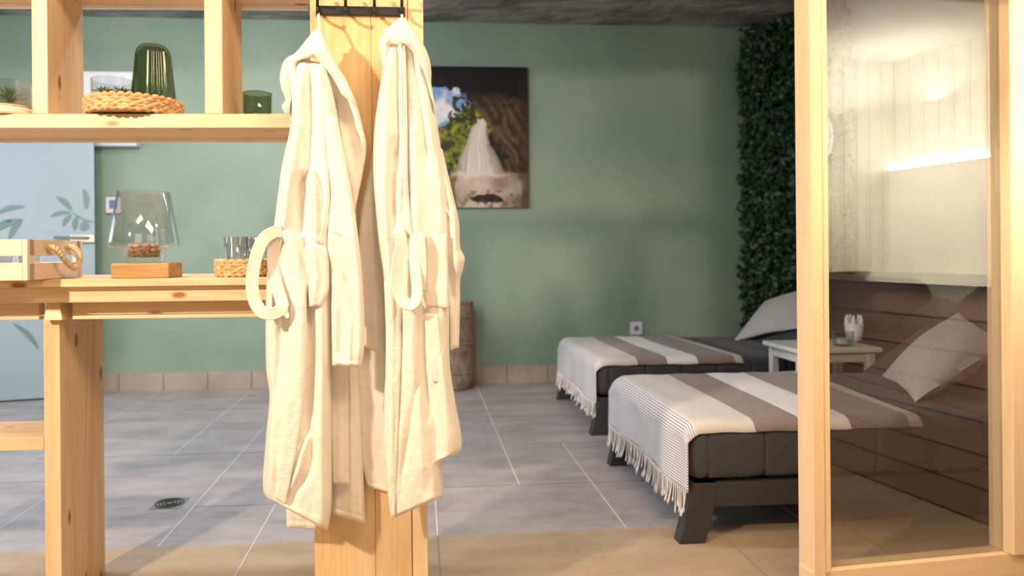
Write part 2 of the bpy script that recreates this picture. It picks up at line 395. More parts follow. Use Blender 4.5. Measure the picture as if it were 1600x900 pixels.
# wedge end of the cross bearer that sits on the leg
zt, zb = ZT - .0622, ZT - .1085
pts = [at(67, 0, 1.885), at(89, 0, 1.885), at(93, 0, 1.868), at(64, 0, 1.868)]
bm = bmesh.new(); prism(bm, [Vector((pts[0].x, 1.885, zt)), Vector((pts[1].x, 1.885, zt)), Vector((pts[2].x, 1.868, zb)), Vector((pts[3].x, 1.868, zb))], (0.005, .24, 0))
link('cross_bearer', bm, M['wood_y'], table, bevel=.002)
unit(-260, 66, 1.93, .19, .415, .452, M['wood_x'], 'lower_shelf', table)

# ================================================================== PINE POST WITH HOOK RAIL
YC = 1.775
post = thing('pine_post', 'wide pale pine post behind the two bathrobes', 'post', (-.13, YC + .07, 0))
xl, xm, xr = at(488, 450, YC).x, at(640, 450, YC).x, at(665, 450, YC).x
link('plank', B(xl, xl + .155, YC, YC + .12, 0, ZC), M['post'], post, bevel=.002)
link('plank', B(xl + .1555, xm, YC, YC + .12, 0, ZC), M['post'], post, bevel=.002)
link('plank', B(xm + .001, xr, YC + .004, YC + .12, 0, ZC), M['frame_z'], post, bevel=.002)
rail = thing('hook_rail', 'black metal coat hook rail on the pine post', 'hook rail', at(565, 15, YC - .01))
p0, p1 = at(497, 8, YC - .012), at(633, 24, YC - .012)
link('back_plate', B(p0.x, p1.x, YC - .010, YC - .001, p1.z, p0.z), M['black'], rail, bevel=.001)
for px in (496, 540, 585, 628):
    bm = bmesh.new(); P = [at(px, -14, YC - .045), at(px, -4, YC - .050), at(px, 8, YC - .018), at(px, 20, YC - .018), at(px, 24, YC - .035), at(px, 21, YC - .060), at(px, 15, YC - .066)]
    if px in (496, 628): P = P
    tube(bm, P, .0042, 8, k=5); link('hook', bm, M['black'], rail, smooth=True)

# ================================================================== GLASS PARTITION
g0, g1 = onz(1295, 888, .08), onz(1570, 862, .08)
gd = (g1 - g0); gd.z = 0; gl = gd.length; gd.normalize(); gn = Vector((gd.y, -gd.x, 0))   # gn points to the camera side
gp = thing('glass_partition', 'tall clear glass panel in a pale pine frame at the right', 'glass partition', (g0.x, g0.y, 0))
def gbox(u0, u1, v0, v1, z0, z1, name, mat, bevel=.002, smooth=False):
    bm = bmesh.new(); P = [Vector((g0.x, g0.y, z0)) + gd * u + gn * v for u, v in ((u0, v0), (u1, v0), (u1, v1), (u0, v1))]
    prism(bm, P, (0, 0, z1 - z0)); return link(name, bm, mat, gp, bevel=bevel)
ZF = 2.12
gbox(-.0555, -.0205, -.05, .016, 0, ZF, 'stile', M['frame_z'], .003)
gbox(-.0185, 0, -.04, .012, 0, ZF, 'glazing_bead', M['frame_z'], .003)
gbox(-.06, gl + .35, -.045, .012, 0, .08, 'bottom_rail', M['frame_x'], .003)
gbox(gl, gl + .09, -.05, .028, .08, ZF, 'stile', M['frame_z'], .003)
gbox(0, gl, -.04, .012, ZF - .08, ZF, 'top_rail', M['frame_x'], .003)
gbox(.0005, gl - .0005, -.012, -.004, .0805, ZF - .081, 'pane', M['pane'], 0)
gbox(gl + .0905, gl + .34, -.045, .02, 0.0805, ZF, 'side_panel', M['frame_z'], .003)

# ================================================================== CABIN WALLS BESIDE THE CAMERA (seen as reflections in the pane)
def boards(name, axis, base_c, c1, c2, pitch, comp):
    m, nt, b = new_mat(name); g = N(nt, 'ShaderNodeNewGeometry'); sp = N(nt, 'ShaderNodeSeparateXYZ'); nt.links.new(g.outputs['Position'], sp.inputs[0])
    mu = N(nt, 'ShaderNodeMath', operation='MULTIPLY'); mu.inputs[1].default_value = 1 / pitch; nt.links.new(sp.outputs[comp], mu.inputs[0])
    fr = N(nt, 'ShaderNodeMath', operation='FRACT'); nt.links.new(mu.outputs[0], fr.inputs[0])
    r = ramp(nt, fr.outputs[0], [(.0, c2), (.05, c2), (.09, c1), (1, base_c)]); nt.links.new(r, b.inputs['Base Color']); b.inputs['Roughness'].default_value = .6
    return m
M['tg_y'] = boards('white_boards_along_y', 'Z', (.74, .71, .64), (.70, .67, .60), (.36, .33, .28), .062, 1)
M['tg_x'] = boards('white_boards_along_x', 'Z', (.74, .71, .64), (.70, .67, .60), (.36, .33, .28), .062, 0)
M['bench'] = boards('brown_boards', 'X', (.22, .13, .085), (.25, .15, .10), (.04, .025, .02), .115, 2)
struct('wall_side', B(1.99, 2.9, -2.2, 1.62, 0, .82), M['bench'])
struct('wall_side', B(2.02, 2.9, -2.2, 1.62, .86, 1.262), M['white_wall'])
struct('trim_4', B(1.93, 2.9, -2.2, 1.62, .82, .86), M['white_wall'])
struct('wall_side', B(2.06, 2.9, -2.2, 1.62, 1.262, ZC), M['tg_y'])
struct('wall_side', B(1.30, 2.3, .6, 1.12, .86, 1.70), M['tg_x'])
struct('ceiling', B(1.12, 2.32, .3, 1.72, 1.70, 1.74), M['white_wall'])
led = bpy.data.materials.new('led_strip'); led.use_nodes = True; led.node_tree.nodes['Principled BSDF'].inputs['Emission Color'].default_value = (1, .92, .8, 1); led.node_tree.nodes['Principled BSDF'].inputs['Emission Strength'].default_value = 100
o = link('led_strip', B(2.03, 2.055, 1.13, 1.6, 1.2625, 1.270), led); tag(o, 'glowing light strip in the niche of the white boarded cabin wall', 'light strip')
area('cabin_cove_light', (1.98, 1.30, 1.50), (1.9, 1.30, 2.0), .04, .7, 8, (1, .93, .82))
area('cabin_fill', (1.45, 1.40, 1.35), (2.05, 1.30, 1.15), .45, .45, 11, (1, .90, .74), 130)  # unseen fill, added to brighten the cabin walls for the pane reflection
c0 = Vector((1.62, 1.15, 1.68))
bm = bmesh.new(); tube(bm, [c0, c0 + Vector((0, 0, -.16)), c0 + Vector((0, 0, -.2))], .004)
for k in range(3):
    tube(bm, [c0 + Vector((math.sin(a) * (.05 + .012 * k) , .01 * k + .01, -.30 + math.cos(a) * .10)) for a in [i * math.pi / 6 for i in range(13)]], .005, k=3)
tag(link('coiled_cord', bm, M['white'], smooth=True), 'white coiled cord hanging by the boarded wall, reflected in the glass', 'cord')

# ================================================================== WALL THINGS
YB = YW - .001
def wall_rect(x0, y0, x1, y1, Y): return at(x0, y0, Y), at(x1, y1, Y)
# painting
YPn = YW - .03
a, b_ = wall_rect(640, 103, 826, 324, YPn)
pic = thing('canvas_picture', 'unframed canvas photo of a waterfall under dark rock on the green wall', 'picture', (a.x, YW, b_.z))
link('canvas_frame', B(a.x, b_.x, YPn, YB, b_.z, a.z), M['black'], pic)
def paint(u, v):
    """u 0..1 across, v 0..1 downwards"""
    u += noise.noise(Vector((u * 7, v * 7, 1.3))) * .035 + noise.noise(Vector((u * 19, v * 19, 5))) * .012
    v += noise.noise(Vector((u * 7, v * 7, 8.3))) * .022 + noise.noise(Vector((u * 19, v * 19, 2))) * .008
    def nz(s, o=0): return noise.fractal(Vector((u * s + o, v * s * 1.2, o)), 1.0, 2.0, 4) * .5 + .5
    n1, n2, n3 = nz(6), nz(14, 3), nz(26, 9)
    def mix(c, d_, t): t = max(0, min(1, t)); return tuple(x * (1 - t) + y * t for x, y in zip(c, d_))
    sky = mix((.16, .34, .62), (.80, .77, .82), (n1 - .34) * 3.5)
    dg = noise.noise(Vector(((u * .8 - v * .6) * 26, (u * .6 + v * .8) * 5, 2))) * .5 + .5; c = mix((.014, .009, .006), (.17, .10, .05), (n2 * .5 + dg * .6 - .42) * 2.4)                      # brown rock
    rock_t = c
    # sky opening at left
    edge = .36 + (v - .14) * .35 + (n2 - .5) * .35
    if .13 + (n1 - .5) * .1 < v < .62 and u < .56 - abs(v - .33) * .45 + (n2 - .5) * .25: c = sky
    # trees
    tl = .46 - (u - .18) * .55 + (n2 - .5) * .18
    if v > tl and v < .74 and u < .70 - (v - .3) * .2: c = mix((.03, .045, .008), (.30, .32, .03), (n3 * .5 + n2 * .5 - .38) * 3)
    if .22 < v < .40 and .36 < u < .56 and n2 > .52: c = (.03, .035, .012)
    # waterfall
    top = .365; cx = .58 + (v - top) * -.02
    half = .02 + (v - top) * .52 if v > top else 0
    if top < v < .77 and cx - half * .9 < u < cx + half * .95:
        st = noise.noise(Vector((((u - cx) / (half + .02)) * 9, v * 1.5, 4))) * .5 + .5
        e = 1 - abs(u - cx) / (half + .02)
        c = mix(c, mix((.34, .26, .19), (.80, .72, .64), st * 1.1 + e * .25), min(1, e * 1.7))
    if u > .62 + (v - .37) * .75 and v < .77: c = mix(rock_t, (.16, .09, .04), .2)
    # pool
    if v >= .76:
        c = mix((.18, .12, .07), (.62, .50, .40), 1 - abs(u - .58) * 2.6 + (n1 - .5))
        if u < .38: c = mix((.10, .09, .03), (.22, .22, .06), n1)
        if (u - .66) ** 2 / .02 + (v - .94) ** 2 / .0010 < 1 + (n3 - .5): c = (.02, .012, .01)
        if v > .88 and n2 > .58: c = mix(c, (.10, .05, .03), .6)
    if abs(v - .765) < .03 and .25 < u < .85: c = mix(c, (.70, .62, .52), (1 - abs(v - .765) / .03) * (1 - abs(u - .55) / .32) * 1.5)
    if (u - .22) ** 2 / .012 + (v - .76) ** 2 / .003 < 1: c = (.07, .04, .035)
    # dark overhanging rock
    if v < .155 + (u - .3) * .10 + (n2 - .5) * .06: c = (.006, .005, .006)
    elif v < .26 + (u - .4) * .2 and u > .45: c = mix((.006, .005, .005), c, (v - .15) * 6)
    if u > .93: c = mix(c, (.03, .015, .01), .5)
    return c
bm = bmesh.new(); NU, NV = 130, 170; cl = bm.verts.layers.float_color.new('paint'); g = []
for j in range(NV + 1):
    row = []
    for i in range(NU + 1):
        u, v = i / NU, j / NV; vv = bm.verts.new((a.x + (b_.x - a.x) * u, YPn - .0015, a.z + (b_.z - a.z) * v)); vv[cl] = (*paint(u, v), 1); row.append(vv)
    g.append(row)
for j in range(NV):
    for i in range(NU): bm.faces.new((g[j][i], g[j][i + 1], g[j + 1][i + 1], g[j + 1][i]))
m, nt, bb = new_mat('printed_canvas'); at_ = N(nt, 'ShaderNodeAttribute'); at_.attribute_name = 'paint'; nt.links.new(at_.outputs['Color'], bb.inputs['Base Color']); bb.inputs['Roughness'].default_value = .5; bb.inputs['Specular IOR Level'].default_value = .25
link('printed_image', bm, m, pic)
# thermostat
a, b_ = wall_rect(165, 308, 188, 333, YB - .02)
th = thing('thermostat', 'small square white thermostat with blue display beside the blue door', 'thermostat', (a.x, YW, b_.z))
link('housing', B(a.x, b_.x, YW - .022, YB, b_.z, a.z), M['white'], th, bevel=.004)
w_, h_ = b_.x - a.x, a.z - b_.z
link('display', B(a.x + .25 * w_, b_.x - .22 * w_, YW - .0235, YW - .0215, b_.z + .28 * h_, a.z - .18 * h_), M['screen'], th)
# white wall box
a, b_ = wall_rect(128, 111, 213, 228, YB - .08)
wb = thing('wall_box', 'white rectangular wall cabinet partly hidden behind the pine shelf', 'cabinet', (a.x, YW, b_.z))
link('casing', B(a.x, b_.x, YW - .08, YB, b_.z, a.z), M['white'], wb, bevel=.006)
link('cover', B(a.x + .012, b_.x - .012, YW - .09, YW - .0805, b_.z + .012, a.z - .012), M['white'], wb, bevel=.003)
# socket
a, b_ = wall_rect(985, 503, 1004, 523, YB - .01)
so = thing('wall_socket', 'square white wall socket low on the green wall', 'socket', (a.x, YW, b_.z))
link('cover_plate', B(a.x, b_.x, YW - .012, YB, b_.z, a.z), M['white'], so, bevel=.003)
bm = bmesh.new(); cx, cz = (a.x + b_.x) / 2, (a.z + b_.z) / 2
lathe(bm, [(0, .002), (.018, .002), (.021, -.002), (.021, -.004), (0, -.004)], n=24)
for v in bm.verts: v.co = Vector((cx + v.co.x, YW - .013 - v.co.z, cz + v.co.y))
link('socket_insert', bm, plain('socket_grey', (.25, .25, .26), .5), so)

# floor drain
dr_c = onz(265, 787)
dr = thing('floor_drain', 'square chrome drain grate in the grey tiled floor', 'drain', dr_c)
s_ = .056
bm = bmesh.new(); box(bm, dr_c.x - s_, dr_c.x + s_, dr_c.y - s_, dr_c.y + s_, 0.0005, .003); link('grate_frame', bm, M['steel'], dr, bevel=.001)
bm = bmesh.new()
for r0 in (.012, .024, .036, .047):
    lathe(bm, [(r0, .0032), (r0 + .005, .0032), (r0 + .005, .0045), (r0, .0045), (r0, .0032)], dr_c, 32)
link('ring_slots', bm, M['drain_dark'], dr)

# wicker basket near the wall
bc = onz(711, 607); bc = Vector((at(711, 560, 4.77).x, 4.77, 0)); R_ = .142
wk = thing('wicker_basket', 'tall brown wicker basket by the green wall behind the right bathrobe', 'basket', bc)
H_ = .62
bm = bmesh.new(); pr = []
for i in range(40):
    t = i / 39; r = R_ * (.72 + .28 * min(1, math.sin(min(t * 8, math.pi / 2)))) * (1 - .10 * max(0, (t - .75) / .25) ** 2) * (1 - .012 * math.cos(t * 90)); pr.append((r, t * (H_ - .02)))
pr = [(0, .002)] + pr + [(R_ * .84, H_ - .02), (R_ * .84, .05), (0, .05)]
lathe(bm, pr, bc, 64, ribs=32, rib=.006); link('body', bm, M['wicker_dark'], wk, smooth=True)
for z, rr in ((H_ * .20, 1.0), (H_ * .52, 1.0), (H_ * .82, 1.0), (H_ - .02, .90)):
    bm = bmesh.new(); tube(bm, [bc + Vector((math.cos(t) * R_ * rr, math.sin(t) * R_ * rr, z)) for t in [i * math.pi / 16 for i in range(33)]], .008, k=1); link('hoop', bm, M['wicker_dark'], wk, smooth=True)

# ================================================================== LOUNGERS
def strip_surface(name, rows, mat, parent, thick=.006, smooth=True):
    """sheet from a grid of points, given thickness"""
    bm = bmesh.new(); g = [[bm.verts.new(p) for p in r] for r in rows]
    for j in range(len(g) - 1):
        for i in range(len(g[0]) - 1): bm.faces.new((g[j][i], g[j][i + 1], g[j + 1][i + 1], g[j + 1][i]))
    o = link(name, bm, mat, parent, smooth=smooth); md = o.modifiers.new('solid', 'SOLIDIFY'); md.thickness = thick; md.offset = -1
    return o
def lounger(x0, y0, y1, label):
    """x0 foot end, y0 near side, y1 far side, head towards +x"""
    t = thing('sun_lounger', label, 'lounger', (x0 + .9, (y0 + y1) / 2, 0), 'charcoal sun loungers')
    L = 1.95; ZR0, ZR1 = .115, .195
    bm = bmesh.new()
    box(bm, x0 + .02, x0 + L, y0 + .015, y0 + .055, ZR0, ZR1); box(bm, x0 + .02, x0 + L, y1 - .055, y1 - .015, ZR0, ZR1)
    box(bm, x0 + .02, x0 + .06, y0 + .056, y1 - .056, ZR0, ZR1); box(bm, x0 + L - .04, x0 + L, y0 + .056, y1 - .056, ZR0, ZR1)
    link('frame', bm, M['frame_dark'], t, bevel=.003)
    bm = bmesh.new()
    for k in range(12): box(bm, x0 + .08 + k * .15, x0 + .14 + k * .15, y0 + .056, y1 - .056, ZR1 - .02, ZR1)
    link('slats', bm, M['frame_dark'], t)
    for yy in (y0 + .0135, y1 - .0635):
        for xa, sg in ((x0, 1), (x0 + L - .02, -1)):
            bm = bmesh.new()
            prism(bm, [(xa + .018 * sg, yy, ZR1), (xa + .10 * sg, yy, ZR1), (xa + .082 * sg, yy, ZR0 - .02), (xa + .055 * sg, yy, 0.0), (xa - .033 * sg, yy, 0.0)] if sg > 0 else
                  [(xa + .018 * sg, yy, ZR1), (xa + .10 * sg, yy, ZR1), (xa + .082 * sg, yy, ZR0 - .02), (xa + .055 * sg, yy, 0.0), (xa - .033 * sg, yy, 0.0)], (0, .05, 0))
            link('leg', bm, M['frame_dark'], t, bevel=.003)
    # mattress: profile extruded across the width, quilted channels
    def mattress(xa, xb, za, zb_, tilt, name, origin):
        bm = bmesh.new(); Lm = xb - xa; rr = .05; hw = (y1 - y0) / 2; hh = (zb_ - za) / 2; cy = (y0 + y1) / 2; cz = (za + zb_) / 2
        st = [rr * (1 - math.cos(k / 7 * math.pi / 2)) for k in range(8)]; xs = st + [rr + .006 * (k + 1) for k in range(int((Lm - 2 * rr) / .006) - 1)] + [Lm - q for q in st[::-1]]
        def tr(p):
            if not tilt: return p
            o_ = Vector(origin); q = p - o_; return o_ + Vector((q.x * math.cos(tilt) - q.z * math.sin(tilt), q.y, q.x * math.sin(tilt) + q.z * math.cos(tilt)))
        rings = []; NS = 72
        for x in xs:
            e = min(x, Lm - x); ins = rr * (1 - math.sqrt(max(0, 1 - (1 - min(1, e / rr)) ** 2)))
            sm = math.exp(-((((x + .03) % .19) - .095) / .007) ** 2) * min(1, e / .08) * .010
            rg = []
            for k in range(NS):
                a = 2 * math.pi * k / NS; ca, sa = math.cos(a), math.sin(a)
                yy = math.copysign(abs(ca) ** .16, ca); zz = math.copysign(abs(sa) ** .45, sa)
                w_ = noise.noise(Vector((x * 7, yy * 4, zz * 3 + x0))) * .004
                rg.append(bm.verts.new(tr(Vector((xa + x, cy + yy * (hw - ins - sm + w_), cz + zz * (hh - ins - sm + w_ * .5))))))
            rings.append(rg)
        for A_, B_ in zip(rings, rings[1:]):
            for k in range(NS): bm.faces.new((A_[k], A_[(k + 1) % NS], B_[(k + 1) % NS], B_[k]))
        bm.faces.new(rings[0]); bm.faces.new(rings[-1])
        return link(name, bm, M['mattress'], t, smooth=True)
    mattress(x0, x0 + 1.20, ZR1 + .002, .39, 0, 'mattress', None)
    mattress(x0 + 1.16, x0 + 1.98, ZR1 + .02, .37, R(34), 'backrest', (x0 + 1.16, 0, ZR1 + .06))
    return t
L1 = (.862, 2.135, 3.02); L2 = (.905, 3.44, 4.37)
lounger(*L1, 'front charcoal sun lounger nearest the camera, partly behind the glass')
lounger(*L2, 'rear charcoal sun lounger along the green back wall')

# towels
def stripes(name, x0, edges, cols, ang=0):
    m, nt, b = new_mat(name); uv = N(nt, 'ShaderNodeUVMap'); sp = N(nt, 'ShaderNodeSeparateXYZ'); nt.links.new(uv.outputs[0], sp.inputs[0])
    r = N(nt, 'ShaderNodeValToRGB'); r.color_ramp.interpolation = 'CONSTANT'; e = r.color_ramp.elements
    while len(e) < len(cols): e.new(.5)
    for i, (p, c) in enumerate(zip(edges, cols)): e[i].position = p; e[i].color = (*c, 1)
    nt.links.new(sp.outputs[0], r.inputs[0])
    # fine dark lines on the hanging end
    mu = N(nt, 'ShaderNodeMath', operation='MULTIPLY'); mu.inputs[1].default_value = 108; nt.links.new(sp.outputs[0], mu.inputs[0])
    fr = N(nt, 'ShaderNodeMath', operation='FRACT'); nt.links.new(mu.outputs[0], fr.inputs[0])
    gt = N(nt, 'ShaderNodeMath', operation='GREATER_THAN'); gt.inputs[1].default_value = .68; nt.links.new(fr.outputs[0], gt.inputs[0])
    lt = N(nt, 'ShaderNodeMath', operation='LESS_THAN'); lt.inputs[1].default_value = .225; nt.links.new(sp.outputs[0], lt.inputs[0])
    an = N(nt, 'ShaderNodeMath', operation='MULTIPLY'); nt.links.new(gt.outputs[0], an.inputs[0]); nt.links.new(lt.outputs[0], an.inputs[1])
    mx = N(nt, 'ShaderNodeMixRGB'); nt.links.new(an.outputs[0], mx.inputs[0]); nt.links.new(r.outputs[0], mx.inputs[1]); mx.inputs[2].default_value = (.13, .12, .14, 1)
    nt.links.new(mx.outputs[0], b.inputs['Base Color']); b.inputs['Roughness'].default_value = .9; b.inputs['Sheen Weight'].default_value = .2
    n2 = N(nt, 'ShaderNodeTexNoise', Scale=400, Detail=2); bump(nt, b, n2.outputs[0], .3, .002)
    return m
CR, WH, BR, LT = (.58, .55, .52), (.76, .75, .77), (.24, .195, .18), (.52, .47, .44)
M['towel'] = stripes('striped_towel', 0, (0, .225, .425, .585, .75, .95), (WH, CR, BR, WH, BR, LT))
def towel(x0, y0, y1, label, ln=.775, drop=.165, skew=.07):
    t = thing('striped_towel', label, 'towel', (x0 + .3, (y0 + y1) / 2, .4), 'striped fringed towels over the foot ends')
    yn, yf = y0 - .004, y1 + .004
    nx, ny = 90, 40; tot = drop + .06 + ln; rows = []; me_uv = []
    ZT_ = .397
    for j in range(ny + 1):
        v = j / ny; y = yn + (yf - yn) * v; row = []
        for i in range(nx + 1):
            s = i / nx * tot + 0
            sk = skew * v * max(0, (s - drop) / ln) if s > drop else 0
            if s < drop:       # hanging
                x = x0 - .012 - .008 * math.sin(v * 9) * (1 - s / drop) + .004 * math.sin(v * 23); z = ZT_ - .06 - (drop - s)
            elif s < drop + .09:
                a_ = (s - drop) / .09 * math.pi / 2; x = x0 - .012 + .06 * (1 - math.cos(a_)); z = ZT_ - .06 + .06 * math.sin(a_)
            else: x = x0 + .048 + (s - drop - .09); z = ZT_ + .0015 * math.sin(x * 40 + v * 7)
            x += sk
            e = min(v, 1 - v) * (yf - yn)
            if s > drop - .02: z -= .034 * (1 - min(1, e / .05)) ** 2.6 * min(1, (s - drop + .02) / .06)
            row.append(Vector((x, y, z)))
        rows.append(row)
    o = strip_surface('towel_cloth', rows, M['towel'], t, .005)
    uv = o.data.uv_layers.new(name='UVMap')
    for lp in o.data.loops:
        vi = lp.vertex_index; uv.data[lp.index].uv = ((vi % (nx + 1)) / nx, (vi // (nx + 1)) / ny)
    bm = bmesh.new(); nf = 62
    for k in range(nf):
        v = (k + .5) / nf; y = yn + (yf - yn) * v; z = ZT_ - .06 - drop; x = x0 - .014 - .008 * math.sin(v * 9)
        ll = random.uniform(.06, .095); dx, dy = random.uniform(-.02, .006), random.uniform(-.012, .012)
        tube(bm, [(x, y, z + .004), (x + dx * .3, y + dy * .5, z - ll * .5), (x + dx, y + dy, z - ll)], lambda q: .0024 if q < .8 else .0042, 5, k=3)
    link('fringe', bm, plain('fringe_cotton', (.72, .70, .70), .9), t, smooth=True)
    return t
towel(*L1, 'striped white and brown fringed towel on the front lounger')
towel(L2[0], L2[1], L2[2], 'striped white and brown fringed towel on the rear lounger', ln=.76, skew=-.05)

def pillow(label, c, thick, mat, pname='throw_pillow'):
    """c: four corner points in order; puffy with pinched corners"""
    c = [Vector(p) for p in c]; n = ((c[1] - c[0]).cross(c[3] - c[0])).normalized()
    bm = bmesh.new(); K = 30; T = []; Bt = []
    for i in range(K + 1):
        u = i / K; rt = []; rb = []
        for j in range(K + 1):
            v = j / K
            # pinch the sides inwards
            uu = .5 + (u - .5) * (1 - .07 * math.sin(math.pi * v)); vv = .5 + (v - .5) * (1 - .07 * math.sin(math.pi * u))
            p = c[0] * (1 - uu) * (1 - vv) + c[1] * uu * (1 - vv) + c[2] * uu * vv + c[3] * (1 - uu) * vv
            h = thick * (max(0, math.sin(math.pi * u)) * max(0, math.sin(math.pi * v))) ** .55 * .5
            w = (noise.noise(Vector((u * 5, v * 5, thick * 30))) * .016 + noise.noise(Vector((u * 13, v * 9, thick * 30))) * .006) * math.sin(math.pi * u) * math.sin(math.pi * v) + .004 * math.sin(14 * u + 9 * v) * (1 - min(1, min(u, v, 1 - u, 1 - v) * 6)) 
            rt.append(bm.verts.new(p + n * (h + w))); rb.append(bm.verts.new(p - n * h))
        T.append(rt); Bt.append(rb)
    for G in (T, Bt):
        for i in range(K):
            for j in range(K): bm.faces.new((G[i][j], G[i + 1][j], G[i + 1][j + 1], G[i][j + 1]))
    for i in range(K):
        for a_, b__ in (((i, 0), (i + 1, 0)), ((i, K), (i + 1, K)), ((0, i), (0, i + 1)), ((K, i), (K, i + 1))):
            try: bm.faces.new((T[a_[0]][a_[1]], T[b__[0]][b__[1]], Bt[b__[0]][b__[1]], Bt[a_[0]][a_[1]]))
            except ValueError: pass
    bmesh.ops.remove_doubles(bm, verts=bm.verts, dist=.0008)
    return tag(link(pname, bm, mat, smooth=True), label, 'pillow', 'pillows on the loungers')
pillow('light grey linen pillow behind the glass on the front lounger', [at(1378, 587, 2.70), at(1497, 488, 2.84), at(1580, 536, 2.46), at(1430, 628, 2.33)], .17, M['cushion'])
pillow('light grey linen pillow on the rear lounger by the leaf wall', [at(1145, 533, 4.12), at(1195, 470, 4.3), at(1282, 446, 4.0), at(1251, 512, 3.78)], .13, M['cushion'])

# ================================================================== SIDE TABLE
tz = .50
ta = onz(1243, 534, tz); 
tx0, ty0 = ta.x, 3.07; tx0 = at(1246, 532, 3.07).x; tx1 = tx0 + .42; ty1 = 3.40; tz = at(1300, 545, 3.07).z
st = thing('side_table', 'small white side table between the two loungers', 'table', ((tx0 + tx1) / 2, 3.24, 0))
link('table_top', B(tx0, tx1, ty0, ty1, tz - .022, tz), M['white_table'], st, bevel=.004)
bm = bmesh.new()
for a in ((tx0 + .03, tx1 - .03, ty0 + .03, ty0 + .045), (tx0 + .03, tx1 - .03, ty1 - .045, ty1 - .03), (tx0 + .03, tx0 + .045, ty0 + .03, ty1 - .03), (tx1 - .045, tx1 - .03, ty0 + .03, ty1 - .03)):
    box(bm, *a, tz - .07, tz - .0225)
link('apron', bm, M['white_table'], st)
for x in (tx0 + .022, tx1 - .058):
    for y in (ty0 + .022, ty1 - .058): link('leg', B(x, x + .036, y, y + .036, 0, tz - .0225), M['white_table'], st, bevel=.003)
cc = at(1313, 0, 3.16); cc.z = tz + .0005
t = thing('tea_light_glass', 'low green glass candle holder on the side table', 'candle holder', cc)
bm = bmesh.new(); lathe(bm, [(0, 0), (.042, 0), (.047, .006), (.047, .072), (.0445, .072), (.0445, .010), (0, .010)], cc); link('glass_cup', bm, M['pale_green_glass'], t, smooth=True)
bm = bmesh.new(); lathe(bm, [(0, .0105), (.030, .0105), (.030, .035), (0, .035)], cc); link('candle', bm, M['ceramic'], t)
cc = at(1330, 0, 3.30); cc.z = tz + .0005
t = thing('white_vase', 'bright white scalloped vase behind the green candle glass', 'vase', cc)
bm = bmesh.new(); lathe(bm, [(0, 0), (.030, 0), (.036, .02), (.045, .09), (.038, .09), (.030, .02), (0, .012)], cc, 48); link('body', bm, M['ceramic'], t, smooth=True)
for k in range(5):
    a_ = k * 2 * math.pi / 5 + .3; bm = bmesh.new(); b0 = cc + Vector((math.cos(a_) * .026, math.sin(a_) * .026, .085))
    tube(bm, [b0, b0 + Vector((math.cos(a_) * .008, math.sin(a_) * .008, .025)), b0 + Vector((math.cos(a_) * .004, math.sin(a_) * .004, .05))], lambda q: .016 * (1 - q * .75), 10, k=4); link('petal', bm, M['ceramic'], t, smooth=True)

# ================================================================== THINGS ON THE SHELVES
def plant_bowl(c, r, h, label, glabel, n=26, ln=.07, spread=1.0, nm=1, lift=.006):
    t = thing('glass_bowl', glabel, 'glass', c)
    bm = bmesh.new(); lathe(bm, [(0, 0), (r, 0), (r, h), (r - .003, h), (r - .003, .004), (0, .004)], c, 48)
    t_ = link('cup', bm, M['glass'], t, smooth=False)
    for i in range(nm):
        cc = Vector(c) + Vector(((i - (nm - 1) / 2) * r * .9, 0, lift)); bm = bmesh.new()
        for k in range(n):
            a = k * 2.4; e = .25 + 1.2 * (k / n); l_ = ln * (1 - .35 * k / n) * random.uniform(.8, 1.1)
            tip = cc + Vector((math.cos(a) * math.cos(e) * spread, math.sin(a) * math.cos(e) * spread, math.sin(e))) * l_
            mid = cc + (tip - cc) * .5 + Vector((0, 0, .006)); tube(bm, [cc, mid, tip], lambda q: .0042 * (1 - q * .93), 5, ry=.0015, k=3)
        tag(link('air_plant', bm, M['plant'], smooth=True), label if nm == 1 or i == 0 else label.replace('left', 'right'), 'plant')
Yi = 1.88
# wood disc + bowl at far left
c = at(14, 175, 1.885); c.z = zb1 + .0005
t = thing('wooden_coaster', 'round wooden base under the glass bowl at the left end of the shelf', 'base', c)
bm = bmesh.new(); lathe(bm, [(0, 0), (.066, 0), (.069, .004), (.069, .014), (.062, .019), (0, .019)], c, 48); link('disc', bm, M['crate'], t)
bm = bmesh.new(); lathe(bm, [(.0, .0192), (.058, .0192), (.060, .022), (.057, .026), (0, .027)], c, 48); link('bark_rim', bm, M['wicker'], t)
plant_bowl(c + Vector((0, 0, .0275)), .058, .062, 'spiky green air plant in the glass at the left end of the shelf', 'clear glass bowl with one air plant on a wooden base', n=40, ln=.068, spread=.72)
# wicker tray
def weave(bm, c, r, h, n=44, rows=5, rt=.0062):
    for k in range(rows):
        z = rt + (h - 2 * rt) * k / (rows - 1); pts = []
        for i in range(n * 4 + 1):
            t = 2 * math.pi * i / (n * 4); ph = math.cos(i * math.pi / 4 + (k % 2) * math.pi); pts.append(Vector(c) + Vector((math.cos(t) * (r + ph * .0022), math.sin(t) * (r + ph * .0022), z + .002 * math.sin(i * 1.57 + k))))
        tube(bm, pts, lambda q, k=k: rt * (.72 + .42 * abs(math.sin(q * n * math.pi + (k % 2) * math.pi / 2))), 6, k=0)
def basket(c, r, h, label, name='wicker_tray'):
    t = thing(name, label, 'basket', c)
    bm = bmesh.new(); weave(bm, c, r - .007, h, n=int(r * 300)); link('woven_rim', bm, M['wicker'], t, smooth=True)
    bm = bmesh.new(); lathe(bm, [(0, .002), (r - .01, .002), (r - .01, .009), (0, .009)], c, 48); link('base', bm, M['wicker'], t); return t
c = at(211, 175, 1.905); c.z = zb1 + .003; rt_ = (at(285, 165, 1.9).x - at(137, 165, 1.9).x) / 2
basket(c, rt_, .046, 'round woven tray with green vase on the upper shelf')
